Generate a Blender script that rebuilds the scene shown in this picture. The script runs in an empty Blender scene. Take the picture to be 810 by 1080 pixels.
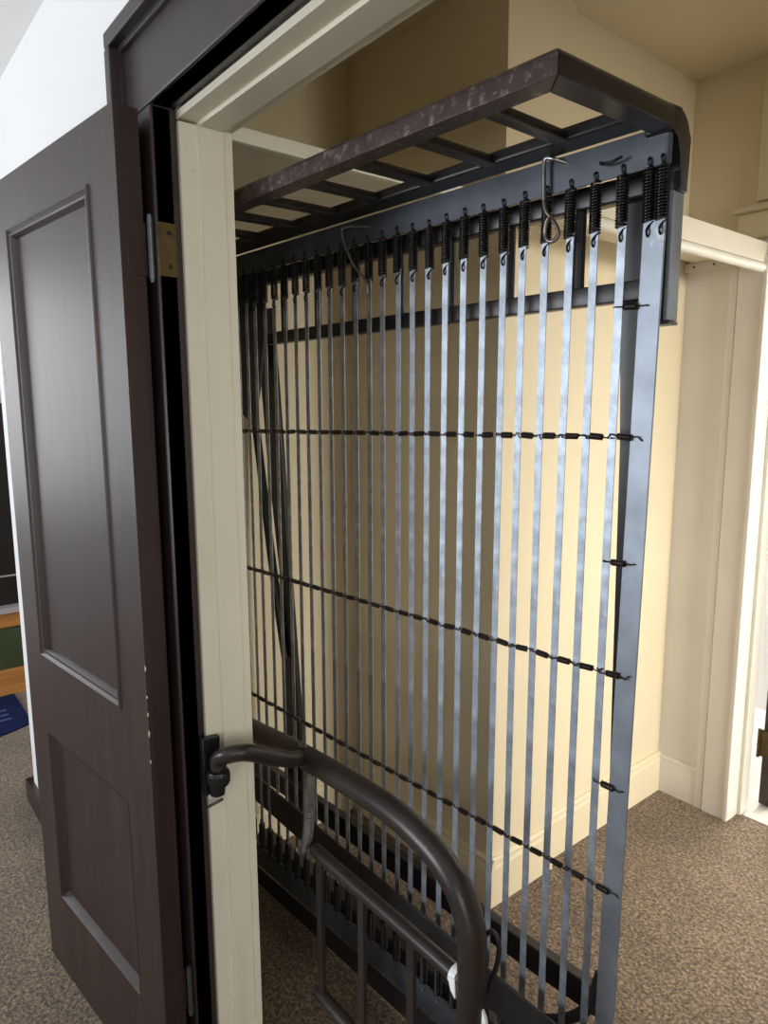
import bpy, bmesh, math, random
from mathutils import Vector, Matrix
random.seed(7)
C = bpy.context.scene.collection
PI = math.pi

# ------------------------------------------------------------------ materials
def new_mat(name):
    m = bpy.data.materials.new(name); m.use_nodes = True
    nt = m.node_tree; b = nt.nodes['Principled BSDF']
    return m, nt, b

def paint(name, col, rough=.6, metal=0., var=.06, scale=6., bump=0., bscale=60., spec=.5, wear=None, wear_scale=25., wear_lo=.62, wear_hi=.72, coat=0.):
    """painted / metal surface: base colour with gentle mottling, optional wear patches and bump"""
    m, nt, b = new_mat(name)
    tc = nt.nodes.new('ShaderNodeTexCoord')
    nz = nt.nodes.new('ShaderNodeTexNoise'); nz.inputs['Scale'].default_value = scale; nz.inputs['Detail'].default_value = 5
    nt.links.new(tc.outputs['Object'], nz.inputs['Vector'])
    mr = nt.nodes.new('ShaderNodeMapRange'); mr.inputs['From Min'].default_value = .3; mr.inputs['From Max'].default_value = .7
    mr.inputs['To Min'].default_value = 1 - var; mr.inputs['To Max'].default_value = 1 + var
    nt.links.new(nz.outputs['Fac'], mr.inputs['Value'])
    mx = nt.nodes.new('ShaderNodeVectorMath'); mx.operation = 'SCALE'
    mx.inputs[0].default_value = col; nt.links.new(mr.outputs['Result'], mx.inputs['Scale'])
    out = mx.outputs['Vector']
    if wear:
        n2 = nt.nodes.new('ShaderNodeTexNoise'); n2.inputs['Scale'].default_value = wear_scale; n2.inputs['Detail'].default_value = 8; n2.inputs['Roughness'].default_value = .65
        nt.links.new(tc.outputs['Object'], n2.inputs['Vector'])
        r2 = nt.nodes.new('ShaderNodeMapRange'); r2.inputs['From Min'].default_value = wear_lo; r2.inputs['From Max'].default_value = wear_hi
        nt.links.new(n2.outputs['Fac'], r2.inputs['Value'])
        mc = nt.nodes.new('ShaderNodeMix'); mc.data_type = 'RGBA'
        nt.links.new(r2.outputs['Result'], mc.inputs['Factor']); nt.links.new(out, mc.inputs['A'])
        mc.inputs['B'].default_value = (*wear, 1); out = mc.outputs['Result']
    nt.links.new(out, b.inputs['Base Color'])
    b.inputs['Roughness'].default_value = rough; b.inputs['Metallic'].default_value = metal
    b.inputs['Specular IOR Level'].default_value = spec; b.inputs['Coat Weight'].default_value = coat
    if bump:
        n3 = nt.nodes.new('ShaderNodeTexNoise'); n3.inputs['Scale'].default_value = bscale; n3.inputs['Detail'].default_value = 3
        nt.links.new(tc.outputs['Object'], n3.inputs['Vector'])
        bp = nt.nodes.new('ShaderNodeBump'); bp.inputs['Strength'].default_value = bump; bp.inputs['Distance'].default_value = .01
        nt.links.new(n3.outputs['Fac'], bp.inputs['Height']); nt.links.new(bp.outputs['Normal'], b.inputs['Normal'])
    return m

def wood(name, c0, c1, rough=.35, grain=(18, 18, 1.2), coat=.25, spec=.5, bump=.05):
    m, nt, b = new_mat(name)
    tc = nt.nodes.new('ShaderNodeTexCoord'); mp = nt.nodes.new('ShaderNodeMapping'); mp.inputs['Scale'].default_value = grain
    nt.links.new(tc.outputs['Object'], mp.inputs['Vector'])
    nz = nt.nodes.new('ShaderNodeTexNoise'); nz.inputs['Scale'].default_value = 3.; nz.inputs['Detail'].default_value = 8; nz.inputs['Distortion'].default_value = .6
    nt.links.new(mp.outputs['Vector'], nz.inputs['Vector'])
    cr = nt.nodes.new('ShaderNodeValToRGB'); cr.color_ramp.elements[0].position = .3; cr.color_ramp.elements[1].position = .72
    cr.color_ramp.elements[0].color = (*c0, 1); cr.color_ramp.elements[1].color = (*c1, 1)
    nt.links.new(nz.outputs['Fac'], cr.inputs['Fac']); nt.links.new(cr.outputs['Color'], b.inputs['Base Color'])
    b.inputs['Roughness'].default_value = rough; b.inputs['Coat Weight'].default_value = coat; b.inputs['Coat Roughness'].default_value = .42
    b.inputs['Specular IOR Level'].default_value = spec
    bp = nt.nodes.new('ShaderNodeBump'); bp.inputs['Strength'].default_value = bump; bp.inputs['Distance'].default_value = .004
    nt.links.new(nz.outputs['Fac'], bp.inputs['Height']); nt.links.new(bp.outputs['Normal'], b.inputs['Normal'])
    return m

def carpet_mat():
    m, nt, b = new_mat('carpet')
    tc = nt.nodes.new('ShaderNodeTexCoord')
    n1 = nt.nodes.new('ShaderNodeTexNoise'); n1.inputs['Scale'].default_value = 110.; n1.inputs['Detail'].default_value = 5; n1.inputs['Roughness'].default_value = .7
    nt.links.new(tc.outputs['Object'], n1.inputs['Vector'])
    vo = nt.nodes.new('ShaderNodeTexVoronoi'); vo.inputs['Scale'].default_value = 170.
    nt.links.new(tc.outputs['Object'], vo.inputs['Vector'])
    sp = nt.nodes.new('ShaderNodeSeparateColor'); nt.links.new(vo.outputs['Color'], sp.inputs['Color'])
    nz = nt.nodes.new('ShaderNodeMix'); nz.inputs['Factor'].default_value = .13
    nt.links.new(n1.outputs['Fac'], nz.inputs['A']); nt.links.new(sp.outputs['Red'], nz.inputs['B'])
    big = nt.nodes.new('ShaderNodeTexNoise'); big.inputs['Scale'].default_value = 3.5; big.inputs['Detail'].default_value = 3
    nt.links.new(tc.outputs['Object'], big.inputs['Vector'])
    cr = nt.nodes.new('ShaderNodeValToRGB'); e = cr.color_ramp.elements
    e[0].position = .36; e[0].color = (.060, .041, .026, 1); e[1].position = .63; e[1].color = (.36, .265, .185, 1)
    mid = e.new(.5); mid.color = (.165, .12, .08, 1)
    nt.links.new(nz.outputs['Result'], cr.inputs['Fac'])
    mr = nt.nodes.new('ShaderNodeMapRange'); mr.inputs['From Min'].default_value = .3; mr.inputs['From Max'].default_value = .7; mr.inputs['To Min'].default_value = .82; mr.inputs['To Max'].default_value = 1.12
    nt.links.new(big.outputs['Fac'], mr.inputs['Value'])
    mx = nt.nodes.new('ShaderNodeVectorMath'); mx.operation = 'SCALE'
    nt.links.new(cr.outputs['Color'], mx.inputs[0]); nt.links.new(mr.outputs['Result'], mx.inputs['Scale'])
    nt.links.new(mx.outputs['Vector'], b.inputs['Base Color'])
    b.inputs['Roughness'].default_value = 1.; b.inputs['Specular IOR Level'].default_value = .1
    b.inputs['Sheen Weight'].default_value = .2
    bp = nt.nodes.new('ShaderNodeBump'); bp.inputs['Strength'].default_value = .8; bp.inputs['Distance'].default_value = .008
    nt.links.new(nz.outputs['Result'], bp.inputs['Height']); nt.links.new(bp.outputs['Normal'], b.inputs['Normal'])
    return m

def tile_mat():
    m, nt, b = new_mat('bathroom_tile')
    tc = nt.nodes.new('ShaderNodeTexCoord')
    br = nt.nodes.new('ShaderNodeTexBrick'); br.offset = 0; br.inputs['Scale'].default_value = 1.; br.inputs['Brick Width'].default_value = .1; br.inputs['Row Height'].default_value = .1
    br.inputs['Mortar Size'].default_value = .003; br.inputs['Color1'].default_value = (.78, .75, .68, 1); br.inputs['Color2'].default_value = (.72, .69, .62, 1); br.inputs['Mortar'].default_value = (.64, .61, .55, 1)
    nt.links.new(tc.outputs['Object'], br.inputs['Vector']); nt.links.new(br.outputs['Color'], b.inputs['Base Color'])
    b.inputs['Roughness'].default_value = .35
    return m

M = dict(
    ceilw=paint('white_ceiling', (.88, .88, .88), .7, var=.015, scale=2.),
    plaster=paint('white_plaster', (.73, .73, .735), .7, var=.015, scale=2., bump=.05, bscale=40),
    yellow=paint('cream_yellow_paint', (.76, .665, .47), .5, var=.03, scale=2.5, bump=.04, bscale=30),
    cream=paint('cream_jamb_paint', (.60, .57, .46), .4, var=.03, scale=5., bump=.05, bscale=25, wear=(.45, .38, .27), wear_scale=30, wear_lo=.72, wear_hi=.78),
    offwhite=paint('off_white_paint', (.78, .745, .71), .45, var=.03, scale=4., bump=.04, bscale=25),
    shelfw=paint('shelf_paint', (.80, .74, .62), .5, var=.04, scale=6.),
    white_trim=paint('white_gloss_trim', (.86, .83, .74), .3, var=.02),
    dwood=wood('dark_stained_door_wood', (.014, .007, .006), (.032, .016, .014), rough=.42, grain=(14, 14, .9), coat=.2),
    dtrim=wood('dark_stained_trim_wood', (.013, .008, .0075), (.027, .016, .0145), rough=.38, grain=(14, 14, 1.)),
    dtrimx=wood('dark_stained_header_wood', (.013, .008, .0075), (.027, .016, .0145), rough=.38, grain=(1., 14, 14)),
    bwood=wood('bathroom_door_wood', (.020, .010, .007), (.045, .022, .014), rough=.3, grain=(14, 14, 1.)),
    owood=wood('orange_oak', (.33, .13, .03), (.55, .25, .07), rough=.35, grain=(14, 1., 14)),
    carpet=carpet_mat(), tile=tile_mat(),
    galv=paint('galvanised_slat_steel', (.40, .45, .515), .52, metal=.88, var=.3, scale=30., wear=(.27, .29, .33), wear_scale=16, wear_lo=.48, wear_hi=.66),
    iron=paint('blued_angle_iron', (.085, .095, .115), .42, metal=.5, var=.25, scale=14., wear=(.42, .43, .45), wear_scale=40, wear_lo=.68, wear_hi=.8),
    irong=paint('worn_grey_angle_iron', (.26, .29, .335), .50, metal=.7, var=.2, scale=14., wear=(.62, .64, .68), wear_scale=30, wear_lo=.62, wear_hi=.8),
    dark=paint('dark_enamelled_steel', (.022, .020, .021), .36, metal=.25, var=.2, scale=12., spec=.5),
    bronze=paint('worn_brown_enamel', (.060, .043, .043), .30, metal=.35, var=.35, scale=25., wear=(.26, .225, .22), wear_scale=75, wear_lo=.54, wear_hi=.72),
    tube=paint('brown_black_tube_enamel', (.036, .029, .027), .36, metal=.35, var=.2, scale=12., wear=(.22, .17, .14), wear_scale=45, wear_lo=.68, wear_hi=.76),
    spring=paint('black_spring_steel', (.018, .018, .019), .3, metal=.7, var=.2, scale=60.),
    link=paint('brown_link_wire', (.06, .048, .045), .35, metal=.8, var=.2, scale=60.),
    wire=paint('bare_steel_wire', (.36, .36, .37), .3, metal=.9, var=.15, scale=60.),
    wirebrown=paint('brown_hook_wire', (.20, .17, .15), .35, metal=.85, var=.2, scale=50.),
    rusty=paint('grey_tension_spring', (.17, .16, .15), .45, metal=.6, var=.2, scale=50.),
    brass=paint('tarnished_brass', (.11, .078, .032), .42, metal=.75, var=.25, scale=40., wear=(.07, .05, .03), wear_scale=60, wear_lo=.6, wear_hi=.7),
    hingepin=paint('dull_hinge_steel', (.10, .11, .12), .4, metal=.8, var=.15, scale=40.),
    black=paint('black_cast_iron', (.010, .010, .011), .35, metal=.3, var=.2, scale=40., bump=.15, bscale=120),
    rubber=paint('black_cable_rubber', (.010, .010, .011), .4, var=.1),
    tape=paint('white_tape', (.86, .86, .86), .5, var=.03),
    bluemat=paint('navy_mat_fibre', (.011, .018, .070), .95, var=.3, scale=160., bump=.3, bscale=300, spec=.1),
    matmark=paint('pale_blue_mat_print', (.07, .10, .22), .95, var=.3, scale=160., spec=.1),
    green=paint('green_panel_paint', (.045, .062, .025), .5, var=.2, scale=8.),
    gloom=paint('dark_brown_panel', (.012, .010, .009), .4, var=.2),
    lilac=paint('pale_ledge', (.42, .38, .40), .5, var=.05),
)
def speck_mat(name, col):
    return paint(name, col, .7, var=.05)
M['chip'] = speck_mat('bare_wood_chip', (.55, .47, .40))

# ------------------------------------------------------------------ mesh helpers
class MB:
    def __init__(s): s.bm = bmesh.new()
    def box(s, x0, x1, y0, y1, z0, z1, bev=0., seg=2):
        r = bmesh.ops.create_cube(s.bm, size=1.)
        vs = r['verts']
        for v in vs:
            v.co = Vector((x0 + (v.co.x + .5) * (x1 - x0), y0 + (v.co.y + .5) * (y1 - y0), z0 + (v.co.z + .5) * (z1 - z0)))
        if bev:
            es = list({e for v in vs for e in v.link_edges})
            bmesh.ops.bevel(s.bm, geom=es, offset=bev, segments=seg, affect='EDGES', profile=.5)
        return s
    def prism(s, pts, vec, bev=0., seg=2):
        """closed polygon pts (3D) extruded by vec"""
        vec = Vector(vec); a = [s.bm.verts.new(Vector(p)) for p in pts]; b = [s.bm.verts.new(Vector(p) + vec) for p in pts]
        fs = [s.bm.faces.new(a[::-1]), s.bm.faces.new(b)]
        n = len(pts)
        for i in range(n): fs.append(s.bm.faces.new((a[i], a[(i + 1) % n], b[(i + 1) % n], b[i])))
        if bev:
            es = list({e for f in fs for e in f.edges})
            bmesh.ops.bevel(s.bm, geom=es, offset=bev, segments=seg, affect='EDGES', profile=.5)
        return s
    def tube(s, pts, rad, n=12, cap=True, flat=1., upv=None):
        pts = [Vector(p) for p in pts]; m = len(pts)
        rads = rad if isinstance(rad, (list, tuple)) else [rad] * m
        t = [((pts[min(i + 1, m - 1)] - pts[max(i - 1, 0)]).normalized()) for i in range(m)]
        u = Vector(upv) if upv else (Vector((0, 0, 1)) if abs(t[0].z) < .9 else Vector((0, 1, 0)))
        u = (u - t[0] * u.dot(t[0])).normalized()
        rings = []
        for i in range(m):
            u = (u - t[i] * u.dot(t[i])).normalized(); w = t[i].cross(u)
            rings.append([s.bm.verts.new(pts[i] + (u * math.cos(2 * PI * k / n) + w * math.sin(2 * PI * k / n) * flat) * rads[i]) for k in range(n)])
        for i in range(m - 1):
            for k in range(n):
                s.bm.faces.new((rings[i][k], rings[i][(k + 1) % n], rings[i + 1][(k + 1) % n], rings[i + 1][k]))
        if cap:
            s.bm.faces.new(rings[0][::-1]); s.bm.faces.new(rings[-1])
        return s
    def disc(s, c, ax, r, h, n=20, bev=0.):
        c = Vector(c); ax = Vector(ax).normalized()
        o = ax.orthogonal().normalized(); w = ax.cross(o)
        return s.prism([c + (o * math.cos(2 * PI * k / n) + w * math.sin(2 * PI * k / n)) * r for k in range(n)], ax * h, bev)
    def build(s, name, mat, parent=None, smooth=21):
        bmesh.ops.recalc_face_normals(s.bm, faces=s.bm.faces)
        me = bpy.data.meshes.new(name); s.bm.to_mesh(me); s.bm.free()
        me.materials.append(mat)
        o = bpy.data.objects.new(name, me); C.objects.link(o)
        if smooth:
            for p in me.polygons: p.use_smooth = True
            try: me.set_sharp_from_angle(angle=math.radians(smooth))
            except Exception: pass
        if parent: o.parent = parent
        return o

def tag(o, label, cat, group=None, kind=None):
    o['label'] = label; o['category'] = cat
    if group: o['group'] = group
    if kind: o['kind'] = kind
    return o
def empty(name, loc=(0, 0, 0), rz=0.):
    o = bpy.data.objects.new(name, None); C.objects.link(o); o.location = loc; o.rotation_euler = (0, 0, rz); o.empty_display_size = .1
    return o
def struct(name, mb, mat, label=None, parent=None, smooth=21):
    o = mb.build(name, mat, parent, smooth); o['kind'] = 'structure'
    if label: o['label'] = label
    return o
def catmull(pts, per=8):
    pts = [Vector(p) for p in pts]; P = [pts[0] * 2 - pts[1]] + pts + [pts[-1] * 2 - pts[-2]]; out = []
    for i in range(1, len(P) - 2):
        for k in range(per):
            t = k / per; a, b, c, d = P[i - 1:i + 3]
            out.append(.5 * ((2 * b) + (c - a) * t + (2 * a - 5 * b + 4 * c - d) * t * t + (3 * b - a - 3 * c + d) * t ** 3))
    out.append(pts[-1]); return out
def share(name, src, loc, parent, rot=None):
    o = src.copy(); o.name = name; C.objects.link(o); o.parent = parent; o.location = loc
    if rot is not None: o.rotation_euler = rot
    return o

# ------------------------------------------------------------------ the setting
ZC = 2.55                       # closet ceiling
ZL = 2.41                       # living-room ceiling
WY0, WY1 = .505, .625           # front wall, room face / closet face
JL, JR = -1.225, .15            # opening of the bed closet
HD = 1.985                      # underside of the dark head jamb

struct('floor', MB().box(-4.6, 1.3, -1.6, 2.48, -.05, 0), M['carpet'], 'brown speckled carpet floor')
struct('ceiling', MB().box(-4.6, 1.4, -1.6, WY0, ZL, ZL + .08), M['ceilw'], 'white ceiling of the room in front')
struct('ceiling_closet', MB().box(-2.06, 1.3, WY1, 2.53, ZC, ZC + .08), M['yellow'], 'cream yellow closet ceiling')
fw = MB()
fw.box(-2.73, JL - .03, WY0, WY1, 0, ZC + .05)
fw.box(JL - .03, JR + .03, WY0, WY1, HD + .02, ZC + .05)
fw.box(JR + .03, 1.3, WY0, WY1, 0, ZC + .05)
struct('wall_front', fw, M['plaster'], 'white plaster wall holding the dark door frame')
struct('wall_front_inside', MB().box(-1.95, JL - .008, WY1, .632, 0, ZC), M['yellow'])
struct('wall_alcove', MB().box(-2.06, -1.95, WY1, 1.43, 0, ZC), M['yellow'], 'yellow closet wall at the left behind the bed')
struct('wall_pilaster', MB().box(-2.06, -1.27, 1.43, 1.705, 0, ZC), M['yellow'], 'projecting yellow closet wall behind the slats')
struct('wall_left', MB().box(-1.42, -1.30, 1.705, 2.53, 0, ZC), M['yellow'], 'bright yellow closet wall right of the slats')
bw = MB()
bw.box(-1.30, -1.04, 2.415, 2.53, 0, 1.945); bw.box(-1.30, 1.3, 2.415, 2.53, 1.945, ZC); bw.box(-.25, 1.3, 2.415, 2.53, 0, 1.945)
struct('wall_back', bw, M['offwhite'], 'off white closet back wall with the bathroom doorway')
# upper part of the back wall is painted yellow like the closet
struct('wall_back_upper', MB().box(-1.30, 1.3, 2.405, 2.4149, 2.0, ZC), M['yellow'], 'yellow upper back wall above the shelf')
# unseen closet right wall; its doorway is added and sized to limit the side light
wr = MB()
wr.box(1.3, 1.4, WY1, 1.68, 0, ZC + .05); wr.box(1.3, 1.4, 2.38, 2.53, 0, ZC + .05); wr.box(1.3, 1.4, 1.68, 2.38, 2.0, ZC + .05)
struct('wall_right', wr, M['yellow'])
# baseboards in the closet
def base_profile(h, t): return [(0, 0), (t, 0), (t, h - .03), (t * .75, h - .02), (t * .75, h - .008), (t * .35, h), (0, h)]
def baseboard_x(name, X, y0, y1, h, t, mat):     # on a wall facing +X
    mb = MB(); mb.prism([(X + a, y0, z) for a, z in base_profile(h, t)], (0, y1 - y0, 0)); return struct(name, mb, mat)
def baseboard_y(name, Y, x0, x1, h, t, mat):     # on a wall facing -Y
    mb = MB(); mb.prism([(x0, Y - a, z) for a, z in base_profile(h, t)], (x1 - x0, 0, 0)); return struct(name, mb, mat)
baseboard_x('baseboard_alcove', -1.95, WY1, 1.43, .15, .016, M['yellow'])
baseboard_y('baseboard_pilaster', 1.43, -1.95, -1.254, .15, .016, M['yellow'])
baseboard_x('baseboard_side', -1.27, 1.43, 1.705, .15, .016, M['yellow'])
baseboard_x('baseboard_left', -1.30, 1.705, 2.415, .155, .016, M['yellow'])
baseboard_y('baseboard_back', 2.415, -1.30, -1.14, .145, .014, M['offwhite'])
mb = MB(); mb.prism([(-2.775, WY0 - .0, 0), (-2.775, WY0 - .022, 0), (JL - .12, WY0 - .022, 0), (JL - .12, WY0, 0)], (0, 0, .085), bev=.003)
mb.box(-2.775, -2.73, WY0 - .001, WY1 + .02, 0, .085)
struct('baseboard_front', mb, M['dtrim'], 'dark wooden baseboard at the end of the white wall')

# dark casing of the bed closet: flat board, raised back band, rabbeted jamb
tr = MB()
tr.box(-1.335, JL, .487, WY0 + .02, 0, HD - .0005, bev=.004)
tr.box(-1.362, -1.335, .462, WY0 + .01, 0, HD + .1215, bev=.003)
tr.box(-1.341, -1.331, .478, WY0, 0, HD + .12, bev=.003)
tr.box(JL - .028, JL, .49, .533, 0, HD, bev=.002)
tr.box(JR, JR + .11, .487, WY0 + .02, 0, HD, bev=.004)
tr.box(JR + .11, JR + .137, .462, WY0 + .01, 0, HD + .1215, bev=.003)
tr.box(JR, JR + .028, .49, .533, 0, HD, bev=.002)
casing = struct('trim_1', tr, M['dtrim'], 'dark stained door casing with raised outer band')
th = MB()
th.box(-1.335, JR + .11, .487, WY0 + .02, HD, HD + .118, bev=.004)
th.box(-1.362, JR + .137, .462, WY0 + .01, HD + .122, HD + .15, bev=.004)
th.box(-1.335, JR + .11, .478, WY0, HD + .112, HD + .124, bev=.003)
th.box(JL - .028, JR + .028, .49, .533, HD, HD + .03, bev=.002)
struct('trim_2', th, M['dtrimx'], 'dark stained head casing over the closet opening')
# cream inner jamb in two steps with a bead between
def jamb(xs, s):
    mb = MB()
    prof = [(0, .534), (.0125, .534), (.0135, .566), (.0155, .5675), (.0195, .5680), (.0205, .614), (.0175, .616), (.0175, .632), (0, .632)]
    mb.prism([(xs + s * a, y, 0) for a, y in prof], (0, 0, HD - .02)); return mb
struct('trim_3', jamb(JL - .006, 1), M['cream'], 'cream painted inner jamb post at the left of the opening')
struct('trim_4', jamb(JR + .006, -1), M['cream'], 'cream painted inner jamb post at the right of the opening')
mb = MB()
prof = [(0, .534), (.0125, .534), (.0135, .566), (.0155, .5675), (.0195, .5680), (.0205, .614), (.0175, .616), (.0175, .632), (0, .632)]
mb.prism([(JL - .0055, y, HD - .003 - a) for a, y in prof], (JR - JL + .011, 0, 0))
struct('trim_5', mb, M['cream'], 'cream painted inner head jamb')

# bathroom doorway in the back wall
bt = MB()
bt.box(-1.112, -1.022, 2.393, 2.416, 0, 1.929, bev=.003)
bt.box(-1.142, -1.114, 2.397, 2.416, 0, 1.929, bev=.002)
bt.box(-1.032, -1.018, 2.388, 2.41, 0, 1.95, bev=.003)
struct('trim_6', bt, M['offwhite'], 'off white casing of the bathroom doorway')
bj = MB(); bj.box(-1.04, -1.017, 2.40, 2.545, 0, 1.955, bev=.002); bj.box(-.27, -.247, 2.40, 2.545, 0, 1.955, bev=.002); bj.box(-1.04, -.25, 2.40, 2.545, 1.93, 1.96, bev=.002)
bj.box(-1.017, -1.005, 2.47, 2.53, 0, 1.93, bev=.002)
struct('trim_7', bj, M['white_trim'], 'bright cream jamb of the bathroom doorway')
hc = MB(); hc.box(-1.125, -.2, 2.385, 2.406, 2.0, 2.085, bev=.006); hc.box(-1.135, -.19, 2.375, 2.406, 2.085, 2.105, bev=.005)
struct('trim_8', hc, M['yellow'], 'painted head moulding above the clothes shelf')
ap = MB(); ap.box(-1.07, -.45, 2.388, 2.407, 2.115, 2.62 - .08, bev=.003)
struct('trim_9', ap, M['yellow'], 'painted hatch panel high on the back wall')
struct('floor_bathroom', MB().box(-2.2, .6, 2.48, 4.2, -.05, .004), M['tile'], 'pale bathroom floor tile')
bwl = MB(); bwl.box(-2.3, -2.2, 2.53, 4.2, 0, 2.5); bwl.box(-2.3, .7, 3.45, 3.55, 0, 2.5); bwl.box(.6, .7, 2.53, 4.2, 0, 2.5)
struct('wall_bathroom', bwl, M['plaster'])
struct('ceiling_bathroom', MB().box(-2.3, .7, 2.53, 4.3, 2.5, 2.55), M['plaster'])

# bathroom door, swung inwards
d2 = MB(); d2.box(-.992, -.952, 2.587, 3.27, .012, 1.93, bev=.002)
d2.box(-.954, -.948, 2.70, 3.16, .25, .85, bev=.003); d2.box(-.954, -.948, 2.70, 3.16, 1.0, 1.8, bev=.003)
door2 = struct('door_2', d2, M['bwood'], 'dark wooden bathroom door swung inwards past the cream jamb')
for z in (.2, 1.65):
    hb = MB(); hb.box(-1.004, -.958, 2.577, 2.5895, z, z + .1, bev=.001); hb.tube([(-1.002, 2.575, z - .004), (-1.002, 2.575, z + .104)], .006)
    hb.build('hinge', M['brass'], door2)

# the far end of the room left of the open door
struct('wall_hall', MB().box(-4.6, -4.4, -1.6, 3.0, 0, ZC), M['plaster'])
struct('wall_far', MB().box(-4.6, -2.06, 2.6, 2.7, 0, ZC), M['plaster'])

# ------------------------------------------------------------------ open door (left)
W_, H_, T_ = .658, 1.968, .044
DO = Vector((-1.896, .359, .010)); DA = math.radians(6.24)
def door_mb():
    mb = MB()
    # frame boards: front face at y=0, back at y=T_
    mb.box(0, .108, 0, T_, 0, H_); mb.box(W_ - .112, W_, 0, T_, 0, H_)
    for z0, z1 in ((0, .222), (.672, .872), (1.862, H_)):
        mb.box(.108, W_ - .112, 0, T_, z0, z1)
    bmesh.ops.remove_doubles(mb.bm, verts=mb.bm.verts, dist=1e-5)
    return mb
door = struct('door_1', door_mb(), M['dwood'], 'open dark stained two-panel closet door at the left')
door.location = DO; door.rotation_euler = (0, 0, DA)
def moulding(x0, x1, z0, z1, w, dep, steps):
    """frame moulding running round a recessed panel: profile list of (inset, depth)"""
    mb = MB(); bm = mb.bm; loops = []
    for ins, dp in steps:
        loops.append([bm.verts.new((x, dp, z)) for x, z in ((x0 + ins, z0 + ins), (x1 - ins, z0 + ins), (x1 - ins, z1 - ins), (x0 + ins, z1 - ins))])
    for a, b in zip(loops, loops[1:]):
        for k in range(4): bm.faces.new((a[k], a[(k + 1) % 4], b[(k + 1) % 4], b[k]))
    return mb
P1 = (.107, W_ - .111, .871, 1.863); P2 = (.107, W_ - .111, .221, .673)
steps1 = [(0, .002), (0, -.001), (.003, -.0045), (.007, -.0045), (.010, -.001), (.0125, .0015), (.016, -.001), (.020, 0), (.024, .006), (.027, .013), (.027, .02)]
moulding(*P1, 0, 0, steps1).build('panel_moulding', M['dwood'], door, smooth=20)
steps2 = [(0, -.0005), (.002, .0), (.004, .004), (.016, .017), (.018, .022)]
moulding(*P2, 0, 0, steps2).build('panel_moulding', M['dwood'], door, smooth=20)
MB().box(P1[0] - .004, P1[1] + .004, .011, .032, P1[2] - .004, P1[3] + .004).build('panel', M['dwood'], door)
MB().box(P2[0] - .004, P2[1] + .004, .0165, .032, P2[2] - .004, P2[3] + .004).build('panel', M['dwood'], door)
# small chips of bare wood on the edges
ch = MB()
for (x, z, w, h) in ((.013, 1.585, .004, .006), (.010, 1.555, .003, .01), (.013, 1.535, .005, .014), (.009, 1.548, .003, .007)):
    ch.disc((x, .0006, z), (0, -1, 0), w, .0012, n=7)
for (z, h) in ((.985, .010), (.93, .005), (.895, .007), (.855, .012), (.80, .006)):
    ch.prism([(W_ - .0016, -.0004, z), (W_ + .0002, -.0004, z - h * .3), (W_ + .0004, .001, z + h * .5), (W_ - .0008, -.0004, z + h)], (0, .001, 0))
ch.build('paint_chip', M['chip'], door)
# hinges between door edge and jamb
for z in (1.695, .24):
    hg = MB(); hx, hy = W_ + .012, T_ + .006
    hg.tube([(hx, hy, z - .006), (hx, hy, z + .096)], .0058, n=14)
    hg.disc((hx, hy, z - .011), (0, 0, 1), .0045, .006, n=12); hg.disc((hx, hy, z + .095), (0, 0, 1), .0048, .007, n=12)
    for q in range(1, 5): hg.tube([(hx, hy, z - .006 + q * .0204 - .0006), (hx, hy, z - .006 + q * .0204 + .0006)], .0064, n=14)
    h = hg.build('hinge', M['hingepin'], door)
    lf = MB(); lf.box(W_ - .0005, W_ + .0015, .012, T_ + .003, z, z + .09, bev=.0004); lf.build('hinge_leaf', M['dwood'], h)

# hinge leaf on the jamb: brass plate with screws (fixed to the frame)
lf = MB(); lf.box(JL - .0004, JL + .0022, .489, .523, 1.705, 1.795, bev=.0006)
jl = lf.build('hinge_plate', M['brass'], casing); jl['label'] = 'tarnished brass hinge plate'
for z in (1.722, 1.778):
    sc = MB(); sc.disc((JL + .0015, .509, z), (1, 0, 0), .0042, .0012, n=14); sc.build('screw', M['black'], jl)

# ------------------------------------------------------------------ the wall bed
BO = Vector((-1.38, .92, 0)); BA = math.radians(3.5)
bed = empty('wall_bed', BO, BA)
tag(bed, 'upright dark iron wall bed with bare steel slats and coil springs in the closet opening', 'bed')
BAi = Matrix.Rotation(-BA, 4, 'Z')
def bl(p):                       # room point -> bed-local point
    return BAi @ (Vector(p) - BO)
PITCH = .0441
ZA0, ZA1 = 1.816, 1.868         # head-end angle iron at the top
UL, UR = -.555, .80
# top angle iron: deep front face with a ledge behind, rounded at its right end
def ang_poly(u0, u1, z0, z1, rr):
    pts = [(u0, 0, z0), (u1, 0, z0)]
    for k in range(7):
        a = k / 6 * PI / 2; pts.append((u1 - rr + rr * math.cos(a), 0, z1 - rr + rr * math.sin(a)))
    pts.append((u0, 0, z1)); return pts
mb = MB(); mb.prism(ang_poly(UL, .820, ZA0, ZA1, .010), (0, .004, 0), bev=.001); mb.box(UL, .79, .002, .024, ZA1 - .004, ZA1, bev=.001)
mb.tube([(.8175, .006, ZA0 + .001), (.8175, .006, ZA1 - .002)], .0062, n=12)
mb.build('end_iron', M['iron'], bed)
# bottom angle iron
mb = MB(); mb.prism(ang_poly(UL, .802, .12, .188, .01), (0, .004, 0), bev=.001); mb.box(UL, .795, .002, .034, .120, .124, bev=.001)
mb.build('end_iron', M['iron'], bed)
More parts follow.
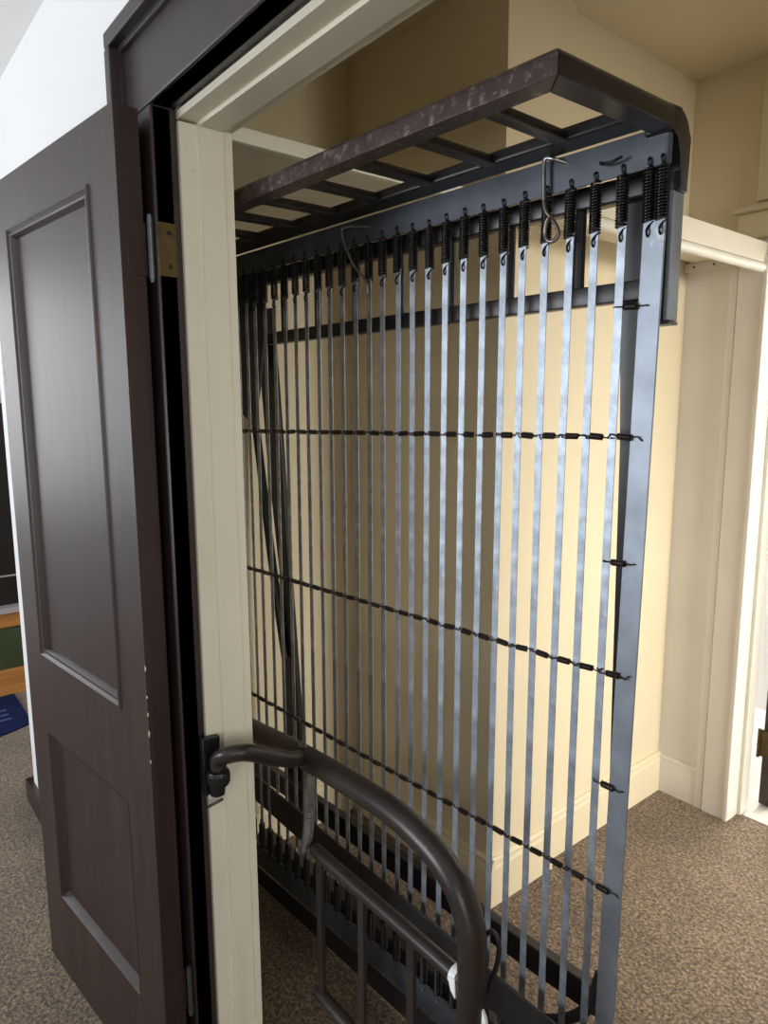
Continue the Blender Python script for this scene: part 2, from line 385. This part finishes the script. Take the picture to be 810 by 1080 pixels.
# right side iron leaning a touch
def side(u_top, u_bot, w, zt, zb, flange):
    mb = MB()
    mb.prism([(u_bot, 0, zb), (u_bot + w, 0, zb), (u_top + w, 0, zt), (u_top, 0, zt)], (0, .004, 0), bev=.001)
    a, b = (w - .004, w) if flange > 0 else (0, .004)
    mb.prism([(u_bot + a, .003, zb), (u_bot + b, .003, zb), (u_top + b, .003, zt), (u_top + a, .003, zt)], (0, .03, 0), bev=.001)
    return mb
side(.7885, .7695, .0345, 1.745, .205, -1).build('side_iron', M['irong'], bed)
side(-.556, -.556, .036, 1.748, .205, -1).build('side_iron', M['iron'], bed)
# slats: every one a part
def shear(z): return (z - 1.2) * .004
slat_mb = MB(); w = .0070
slat_mb.prism([(-w - .003, 0, .268), (w - .003, 0, .268), (w + .0018, 0, 1.749), (-w + .0018, 0, 1.749)], (0, .0016, 0), bev=.0003, seg=1)
slat0 = slat_mb.build('slat', M['galv'], bed, smooth=0)
KS = list(range(-12, 18))
for i, k in enumerate(KS):
    o = slat0 if i == 0 else share('slat', slat0, (0, 0, 0), bed)
    o.location = (k * PITCH + .002 + random.uniform(-.0015, .0015), -.001 + random.uniform(-.001, .001), 0)
    o.rotation_euler = (0, random.uniform(-.0009, .0009), random.uniform(-.035, .035))
# coil springs with hooks (top and bottom)
def coil_pts(r, z0, z1, turns, per=10, c=(0, 0)):
    n = int(turns * per); return [(c[0] + r * math.cos(2 * PI * i / per), c[1] + r * math.sin(2 * PI * i / per), z0 + (z1 - z0) * i / n) for i in range(n + 1)]
def coil_spring(name, mat, r=.0078, wr=.00185, L=.074, turns=17, per=9):
    mb = MB()
    # origin at the hole in the angle iron; coil hangs below
    p = [(0, .006, .0), (0, .004, .0035), (0, -.002, .0045), (0, -.005, .001), (.001, -.004, -.005), (.004, 0, -.0088)]
    body = coil_pts(r, -.010 - L, -.010, turns, per)[::-1]
    low = [(.003, 0, -.010 - L - .003), (0, -.003, -.010 - L - .008), (0, -.0055, -.010 - L - .014), (0, -.002, -.010 - L - .019), (0, .004, -.010 - L - .016)]
    mb.tube(catmull(p, 4) + body + catmull(low, 4), wr, n=6)
    return mb.build(name, mat, bed, smooth=60)
cs0 = coil_spring('coil_spring', M['spring'])
for i, k in enumerate(KS):
    o = cs0 if i == 0 else share('coil_spring', cs0, (0, 0, 0), bed)
    o.location = (k * PITCH + .004, 0, ZA0 + .008 + random.uniform(-.002, .002)); o.rotation_euler = (0, random.uniform(-.02, .02), random.uniform(-.2, .2))
for u in (.797, .8165):
    share('coil_spring', cs0, (u - .002, .0, ZA0 + .009), bed, (0, -.02, .1))
for i, k in enumerate(KS):
    share('coil_spring', cs0, (k * PITCH - .002, -.001, .279), bed, (0, 0, PI + .2))
# rows of little cross springs between the slats
lk = MB()
lk.tube([(-.011 + .022 * i / 54, .0046 * math.cos(2 * PI * i / 6), .0046 * math.sin(2 * PI * i / 6)) for i in range(55)], .0013, n=5)
lk.tube([(-.0295, .004, 0), (-.026, .002, .001), (-.0235, -.003, 0), (-.017, -.002, 0), (-.010, 0, 0)], .0012, n=5)
lk.tube([(.010, 0, 0), (.017, -.002, 0), (.0235, -.003, 0), (.026, .002, .001), (.0295, .004, 0)], .0012, n=5)
lk0 = lk.build('cross_spring', M['link'], bed, smooth=60)
first = True
for zr, dz in ((1.417, .014), (1.037, .010), (.6635, .0)):
    for k in range(-8, 18):
        u = (k + .5) * PITCH + .001; z = zr + dz * (u + .1) / .9
        if k == 17: u = .7765
        if first: o = lk0; o.location = (u, -.003, z); first = False
        else: o = share('cross_spring', lk0, (u, -.003, z), bed)
        o.rotation_euler = (random.uniform(0, 6), random.uniform(-.07, .07), random.uniform(-.05, .05))
for z in (1.625, 1.232, .852, .35):
    o = share('cross_spring', lk0, (.7765, -.003, z), bed, (0, random.uniform(-.05, .05), 0))

# foot guard over the top: outer rail, side rails, inner rail and rungs
OV, RZ0, RZ1 = -.261, 1.860, 1.893
def sq(p0, p1, w, h, mat, name, bev=.006, parent=None):
    """square bar between two points, w across, h high"""
    p0, p1 = Vector(p0), Vector(p1); t = (p1 - p0).normalized(); up = Vector((0, 0, 1)) if abs(t.z) < .9 else Vector((0, 1, 0))
    s_ = t.cross(up).normalized(); u_ = s_.cross(t).normalized()
    mb = MB(); mb.prism([p0 + s_ * a * w / 2 + u_ * b * h / 2 for a, b in ((-1, -1), (1, -1), (1, 1), (-1, 1))], p1 - p0, bev=bev, seg=3)
    return mb.build(name, mat, parent or bed)
UC = .813
def loft(A, B, bev=0.):
    mb = MB(); bm = mb.bm; va = [bm.verts.new(Vector(p)) for p in A]; vb = [bm.verts.new(Vector(p)) for p in B]; n = len(A)
    fs = [bm.faces.new(va[::-1]), bm.faces.new(vb)] + [bm.faces.new((va[i], va[(i + 1) % n], vb[(i + 1) % n], vb[i])) for i in range(n)]
    if bev: bmesh.ops.bevel(bm, geom=list({e for f in fs for e in f.edges}), offset=bev, segments=2, affect='EDGES', profile=.5)
    return mb
# rolled angle profile (inset from the outer face, height), mitred at the corner
RP = [(0, RZ0), (.036, RZ0), (.036, RZ0 + .008), (.024, RZ0 + .012), (.020, RZ1 - .006), (.013, RZ1), (.006, RZ1 - .001), (.001, RZ1 - .008)]
loft([(UL, OV + i, z) for i, z in RP], [(UC - i, OV + i, z) for i, z in RP], .0016).build('foot_rail', M['bronze'], bed)
def uside(v): return UC + (v - OV) * .075
loft([(UC - i, OV + i, z) for i, z in RP], [(uside(-.005) - i, -.005, z) for i, z in RP], .0016).build('foot_side_rail', M['dark'], bed)
mb = MB(); mb.box(UL, UC - .030, -.056, -.004, 1.8685, 1.888, bev=.004); mb.build('inner_rail', M['dark'], bed)
RU = [.645 - .1435 * i for i in range(9)]
for u in [.678 - .1376 * i for i in range(9)]: sq((u, OV + .025, 1.871), (u, -.03, 1.876), .028, .014, M['dark'], 'rung', bev=.004)
# rounded corner casting and the hanging side channel
CU = .823
mb = MB()
pts = [(-.008, RZ0 - .002), (-.008, RZ1 + .001)] + [(.022 + .034 * math.sin(a_), 1.855 + .039 * math.cos(a_)) for a_ in [i * PI / 2 / 8 for i in range(9)]] + [(.056, 1.785), (.028, 1.785), (.028, 1.835), (.018, RZ0 - .002)]
mb.prism([(CU - .036, v, z) for v, z in pts], (.040, 0, 0), bev=.004, seg=3)
mb.build('corner_casting', M['dark'], bed)
mb = MB()
ch_ = [(.782, .046), (.8035, .046), (.8035, .030), (.8065, .030), (.8065, .050), (.8105, .050), (.8105, .056), (.782, .056)]
mb.prism([(u, v, 1.603) for u, v in ch_], (0, 0, 1.80 - 1.603), bev=.0008, seg=1)
mb.box(.782, .8225, .028, .057, 1.598, 1.603, bev=.001)
chn = mb.build('side_channel', M['iron'], bed)
mb = MB(); mb.prism([(.8108, .056, 1.604), (.8108, .031, 1.604), (.8125, .0285, 1.604), (.8185, .0285, 1.604), (.8215, .031, 1.604), (.8215, .056, 1.604)], (0, 0, .19), bev=.0006, seg=1)
mb.build('channel_lip', M['irong'], chn)
# hanging grille behind the slats
sq((UL, .062, 1.815), (CU - .03, .062, 1.812), .03, .036, M['dark'], 'upper_grille_rail')
sq((-.30, .062, 1.657), (CU - .03, .062, 1.657), .024, .031, M['dark'], 'lower_grille_rail', bev=.003)
for u in RU[:7]:
    mb = MB(); mb.prism([(u + .0125 * math.cos(a), .060 - .009 * math.sin(a), 1.66) for a in [i * PI / 8 for i in range(9)]], (0, 0, .15))
    mb.build('spindle', M['dark'], bed)
# tapered legs behind the slats, with the thin brace on the left one
mb = MB(); mb.prism([(.708, .07, 1.86), (.716, .07, 1.628), (.725, .07, 1.521), (.730, .07, 1.412), (.737, .07, 1.0), (.743, .07, .70), (.738, .07, .20), (.758, .07, .20), (.760, .07, .60), (.762, .07, 1.40), (.768, .07, 1.80), (.768, .07, 1.86)], (0, .012, 0), bev=.003)
mb.box(.746, .754, .075, .11, .2, 1.8, bev=.003)
mb.build('leg', M['dark'], bed)
mb = MB(); mb.prism([(-.510, .155, 1.76), (-.425, .155, 1.76), (-.391, .155, 1.337), (-.377, .155, 1.112), (-.354, .155, .825), (-.328, .155, .50), (-.322, .155, .2), (-.405, .155, .2), (-.415, .155, .50), (-.410, .155, .81), (-.419, .155, 1.0), (-.467, .155, 1.333)], (0, .014, 0), bev=.003)
lg = mb.build('leg', M['dark'], bed)
mb = MB(); mb.tube([(-.545, .15, 1.66), (-.515, .15, 1.42), (-.452, .15, 1.03), (-.415, .15, .84), (-.39, .15, .72)], .013, n=8); mb.build('brace', M['dark'], bed)
mb = MB(); mb.prism([(-.52, .042, 1.83), (-.284, .042, 1.83), (-.282, .042, 1.71), (-.300, .042, 1.62), (-.332, .042, 1.50), (-.352, .042, 1.42), (-.415, .042, 1.46), (-.52, .042, 1.52)], (0, .008, 0), bev=.003)
mb.box(-.50, -.47, .05, .156, 1.60, 1.66, bev=.003)
mb.build('corner_plate', M['dark'], bed)
# wire hooks on the head-end iron
def hook(pts, r, mat):
    mb = MB(); mb.tube(catmull(pts, 6), r, n=8); return mb.build('wire_hook', mat, bed, smooth=60)
hook([(.655, .002, 1.857), (.64, -.010, 1.864), (.6255, -.013, 1.868), (.622, -.013, 1.860), (.6225, -.013, 1.83), (.6235, -.013, 1.805)], .0034, M['wire'])
hook([(.6235, -.013, 1.806), (.627, -.013, 1.790), (.637, -.012, 1.776), (.648, -.012, 1.762), (.652, -.012, 1.748), (.645, -.014, 1.739), (.634, -.015, 1.742), (.629, -.015, 1.754), (.632, -.017, 1.768), (.637, -.018, 1.775)], .0034, M['wirebrown'])
hook([(.186, .002, 1.846), (.15, -.010, 1.852), (.117, -.012, 1.855), (.109, -.012, 1.848), (.122, -.012, 1.812), (.146, -.012, 1.774), (.174, -.012, 1.749), (.186, -.011, 1.732), (.189, -.011, 1.712)], .0028, M['wire'])
hook([(.716, -.002, 1.842), (.725, -.012, 1.836), (.742, -.015, 1.8345), (.758, -.013, 1.838)], .0022, M['spring'])
# lower bars
def ybar(Y, x0, x1, z0, z1, t, mat, name, bev=.003):
    a, b = bl((x0, Y, 0)), bl((x1, Y, 0)); n_ = bl((x0, Y + t, 0)) - a
    mb = MB(); mb.prism([(a.x, a.y, z0), (b.x, b.y, z0), (b.x, b.y, z1), (a.x, a.y, z1)], n_, bev=bev); return mb.build(name, mat, bed)
ybar(.905, -1.84, -.56, .318, .402, .006, M['dark'], 'lower_cross_bar')
mb = MB(); mb.box(UL, .715, .115, .14, .285, .345, bev=.003); mb.build('rear_cross_bar', M['dark'], bed)
mb = MB(); mb.box(UL, .74, .018, .024, .030, .088, bev=.002); mb.box(UL, .74, .018, .060, .030, .036, bev=.002); mb.build('base_rail', M['dark'], bed)
mb = MB(); mb.box(UL, .70, .13, .17, .012, .070, bev=.003); mb.build('base_rail', M['dark'], bed)
# curved end bracket at the lower right
mb = MB(); mb.tube(catmull([(.60, .04, .26), (.68, .04, .31), (.735, .04, .375), (.758, .04, .46)], 6), .011, n=8, flat=.5); mb.build('end_bracket', M['dark'], bed)

# head frame: arched tube with rail and spindles
HY = .7475
hb = MB()
path = [(-1.77, HY, .02), (-1.77, HY, .30), (-1.765, HY, .55), (-1.75, HY, .62), (-1.70, HY, .672), (-1.58, HY, .697), (-1.426, HY, .706), (-1.204, HY, .732), (-.989, HY, .746), (-.90, HY, .747), (-.835, HY, .739), (-.777, HY, .722), (-.735, HY, .694), (-.711, HY, .655), (-.7015, HY, .61), (-.700, HY, .45), (-.700, HY, .02)]
hb.tube([bl(p) for p in catmull(path, 8)], .0248, n=20)
head = hb.build('head_frame', M['tube'], bed, smooth=60)
hr = MB(); hr.tube([bl((-1.168, HY, .531)), bl((-.70, HY, .531))], .0145, n=14); hr.build('head_rail', M['tube'], head, smooth=60)
hr = MB(); hr.tube([bl((-1.168, HY, .186)), bl((-.70, HY, .186))], .0145, n=14); hr.build('head_rail', M['tube'], head, smooth=60)
for i in range(3):
    x = -.851 - .1495 * i
    sp = MB(); a = bl((x, HY, 0)); sp.box(a.x - .0095, a.x + .0095, a.y - .005, a.y + .005, .19, .528, bev=.002); sp.build('head_spindle', M['tube'], head)
for x in (-.700, -1.77):
    cs = MB(); a = bl((x, HY, 0)); cs.disc((a.x, a.y - .012, .02), (0, 1, 0), .019, .024, n=18, bev=.003); cs.build('caster', M['black'], head)
# white tape where the rail meets the right post
tp = MB(); tp.tube([bl((-.741, HY, .531)), bl((-.727, HY, .531))], .0165, n=14); tp.prism([bl((-.741, HY - .017, .536)), bl((-.724, HY - .017, .538)), bl((-.722, HY - .017, .503)), bl((-.733, HY - .017, .512))], (0, .004, 0), bev=.001)
tp.build('tape_wrap', M['tape'], head)['label'] = 'white tape'
tp = MB(); tp.prism([bl((-.674, HY - .004, .512)), bl((-.666, HY - .004, .500)), bl((-.663, HY - .004, .486)), bl((-.675, HY - .004, .476))], (0, .006, 0), bev=.001); tp.build('tape_wrap', M['tape'], head)['label'] = 'white tape'
sn = MB(); sn.tube([bl((-1.213, HY - .006, .757)), bl((-1.20, HY - .009, .757)), bl((-1.19, HY - .004, .7595)), bl((-1.197, HY + .002, .7605))], .0022, n=6); sn.build('tape_wrap', M['wire'], head)
# black cable loop behind the right post
cb = MB(); cb.tube([bl(p) for p in catmull([(-.700, .775, .612), (-.692, .782, .622), (-.683, .785, .618), (-.676, .785, .60), (-.678, .783, .57), (-.690, .778, .52), (-.700, .77, .46)], 6)], .0042, n=8); cb.build('cable', M['rubber'], head, smooth=60)
# curved pivot arm reaching to the jamb
ar = MB()
apath = [(-1.172, .536, .790), (-1.1735, .537, .804), (-1.167, .541, .815), (-1.152, .552, .823), (-1.140, .571, .825), (-1.150, .604, .808), (-1.166, .652, .778), (-1.180, .702, .750), (-1.205, .745, .730)]
APT = catmull(apath, 6); nA = len(APT)
ar.tube([bl(p) for p in APT], [.015 + .0085 * min(1, 3 * i / (nA - 1)) for i in range(nA)], n=16, flat=.7)
ar.build('pivot_arm', M['tube'], bed, smooth=60)
# slack tension spring hanging under the head tube
ts = MB()
cl = catmull([(-1.176, .745, .712), (-1.180, .742, .66), (-1.181, .742, .60), (-1.188, .742, .555), (-1.205, .742, .515)], 24); pts = []
for i, p in enumerate(cl):
    a = 2 * PI * i / 6 * 1.0
for i in range(len(cl) * 4):
    t = i / 4; j = min(int(t), len(cl) - 2); p = cl[j].lerp(cl[j + 1], t - j); a = 2 * PI * i / 9
    r = .0105 if i < len(cl) * 3.3 else .009
    pts.append(bl((p.x + r * math.cos(a), p.y + r * math.sin(a), p.z)))
ts.tube(pts, .0019, n=6)
ts.tube([bl(p) for p in catmull([(-1.205, .742, .518), (-1.212, .742, .505), (-1.222, .742, .494), (-1.232, .742, .494), (-1.236, .742, .502)], 5)], .003, n=7)
ts.tube([bl(p) for p in catmull([(-1.176, .745, .735), (-1.168, .742, .725), (-1.172, .742, .712)], 5)], .003, n=7)
ts.build('tension_spring', M['rusty'], bed, smooth=60)

# ------------------------------------------------------------------ pivot bracket on the jamb
pv = empty('pivot_bracket', (JL + .014, .540, .712)); tag(pv, 'black cast iron pivot bracket let into the cream jamb, holding the bed arm', 'bracket')
mb = MB(); mb.prism([(-.005, -.020, .012), (-.005, .012, .016), (-.005, .014, .05), (-.005, .010, .09), (-.005, .016, .128), (-.005, -.022, .132)], (.014, 0, 0), bev=.002); mb.build('back_plate', M['black'], pv)
mb = MB(); mb.disc((.024, -.002, .018), (0, 0, 1), .015, .03, n=22, bev=.004); mb.disc((.034, -.003, .042), (0, 0, 1), .0215, .034, n=24, bev=.009); mb.disc((.036, -.003, .072), (0, 0, 1), .0145, .012, n=20, bev=.002); mb.build('socket', M['black'], pv)
mb = MB(); mb.tube([(.010, -.018, -.010), (.014, .014, -.002)], .003, n=8); mb.build('pin', M['black'], pv)

# ------------------------------------------------------------------ shelves and rod
sh = MB(); sh.box(-1.945, -1.29, WY1 + .002, 1.428, 1.985, 2.004, bev=.002)
o = sh.build('shelf', M['shelfw']); tag(o, 'cream shelf in the alcove seen through the rungs over the bed', 'shelf')
fp = MB(); fp.box(-1.29, -1.272, WY1 + .002, 1.426, 1.977, 2.006, bev=.002); fp.build('front_edge', M['white_trim'], o)
so = MB(); so.box(-1.266, -1.046, 1.44, 2.404, 1.9585, 1.985, bev=.002)
o = so.build('shelf', M['shelfw']); tag(o, 'cream clothes shelf above the bathroom doorway right of the bed', 'shelf')
fp = MB(); fp.box(-1.0465, -1.030, 1.44, 2.404, 1.924, 1.987, bev=.002); fp.build('front_edge', M['shelfw'], o)
cl_ = MB(); cl_.box(-1.298, -1.048, 2.395, 2.4145, 1.930, 1.958, bev=.002)
o = cl_.build('shelf_cleat', M['offwhite']); tag(o, 'narrow screwed wooden cleat on the back wall under the clothes shelf', 'cleat')
for x in (-1.265, -1.195):
    sc = MB(); sc.disc((x, 2.3955, 1.945), (0, -1, 0), .0042, .0015, n=12); sc.build('screw', M['hingepin'], o)
rd = MB(); rd.tube([(-1.036, 1.432, 1.909), (-1.036, 2.41, 1.909)], .0145, n=20)
o = rd.build('clothes_rod', M['white_trim'], smooth=60); tag(o, 'glossy cream clothes rod under the shelf right of the bed', 'rod')
for y, s_ in ((1.430, 1), (2.4145, -1)):
    sc = MB(); sc.disc((-1.036, y, 1.909), (0, s_, 0), .0155, .012, n=20, bev=.002); sc.build('socket', M['white_trim'], o)

# ------------------------------------------------------------------ hall: cabinet and mat
cab = empty('wooden_cabinet', (-4.1, .7, 0)); tag(cab, 'low orange wooden cabinet with dark green front past the wall end', 'cabinet')
def part(name, mat, *b, bev=.003):
    mb = MB(); mb.box(*b, bev=bev); return mb.build(name, mat, cab)
part('plinth', M['owood'], -.16, .20, -.45, .45, 0, .135)
part('front_panel', M['green'], -.16, .185, -.44, .44, .135, .36)
part('top_rail', M['owood'], -.16, .20, -.45, .45, .36, .435)
part('ledge', M['lilac'], -.16, .215, -.46, .46, .435, .465)
part('upper_panel', M['gloom'], -.16, .15, -.45, .45, .465, 1.5)
part('bar', M['lilac'], .15, .156, -.45, .45, .615, .623, bev=.001)
mt = MB(); mt.prism([(-3.40, .50, .001), (-3.46, .655, .001), (-3.885, .66, .001), (-3.86, .30, .001), (-3.46, .30, .001)], (0, 0, .008), bev=.002)
mat = mt.build('door_mat', M['bluemat']); tag(mat, 'navy blue mat on the carpet in front of the wooden cabinet', 'mat')
mk = MB()
for (x0, y0, x1, y1) in ((-3.56, .50, -3.565, .585), (-3.62, .50, -3.625, .585), (-3.68, .50, -3.685, .585), (-3.56, .50, -3.68, .505)):
    dx, dy = x1 - x0, y1 - y0; L_ = math.hypot(dx, dy); nx, ny = -dy / L_ * .009, dx / L_ * .009
    mk.prism([(x0 + nx, y0 + ny, .0085), (x1 + nx, y1 + ny, .0085), (x1 - nx, y1 - ny, .0085), (x0 - nx, y0 - ny, .0085)], (0, 0, .002))
mk.build('mat_print', M['matmark'], mat)

# ------------------------------------------------------------------ light
def area(name, loc, target, sx, sy, power, col):
    l = bpy.data.lights.new(name, 'AREA'); l.shape = 'RECTANGLE'; l.size = sx; l.size_y = sy; l.energy = power; l.color = col
    o = bpy.data.objects.new(name, l); C.objects.link(o); o.location = loc
    o.rotation_euler = (Vector(target) - Vector(loc)).to_track_quat('-Z', 'Y').to_euler(); return o
area('closet_window_light', (3.7, 1.95, 2.1), (-1.3, 1.9, .9), 1.7, 1.5, 370, (1., .96, .87))
area('room_window_light', (-2.3, -3.2, 1.55), (-1.3, .5, 1.2), 1.5, 1.3, 110, (.90, .95, 1.))
area('room_right_fill_light', (2.1, -3.0, 1.5), (-1.0, 1.2, 1.2), 1.4, 1.3, 46, (1., .97, .95))  # added fill for the pilaster front and back wall, no known window
area('room_side_fill_light', (2.8, -.06, 1.5), (-1.2, -.02, 1.3), .42, 1.4, 46, (1., .98, .94))  # added fill that lifts the cream jamb and misses the slats, no known window
area('hall_window_light', (-4.36, -.75, 1.55), (0, -.3, 1.3), 1.1, 1.3, 22, (.94, .97, 1.))
area('bathroom_fill_light', (-1.0, 3.05, 2.46), (-1.0, 3.05, 0), .5, .5, 85, (1., .97, .92))  # added fill to whiten the bathroom wall and jamb, no known ceiling lamp
w = bpy.data.worlds.new('daylight'); bpy.context.scene.world = w; w.use_nodes = True
bg = w.node_tree.nodes['Background']; bg.inputs['Color'].default_value = (.86, .93, 1., 1); bg.inputs['Strength'].default_value = .08

# ------------------------------------------------------------------ camera
f, pitch, roll, a = 734., math.radians(8.70), math.radians(-.24), math.radians(38.94)
fwh = Vector((-math.cos(a), math.sin(a), 0)); r0 = Vector((math.sin(a), math.cos(a), 0))
fwd = fwh * math.cos(pitch) + Vector((0, 0, -math.sin(pitch))); u0 = fwh * math.sin(pitch) + Vector((0, 0, math.cos(pitch)))
rt = r0 * math.cos(roll) + u0 * math.sin(roll); up = u0 * math.cos(roll) - r0 * math.sin(roll)
cam = bpy.data.cameras.new('camera'); cam.sensor_width = 36; cam.lens = f / 1080 * 36; cam.clip_start = .02
co = bpy.data.objects.new('camera', cam); C.objects.link(co)
m = Matrix((rt, up, -fwd)).transposed().to_4x4(); m.translation = Vector((0, 0, 1.48)); co.matrix_world = m
sc = bpy.context.scene; sc.camera = co
sc.view_settings.view_transform = 'Standard'; sc.view_settings.look = 'None'; sc.view_settings.gamma = 1; sc.view_settings.use_curve_mapping = False
sc.view_settings.exposure = .0
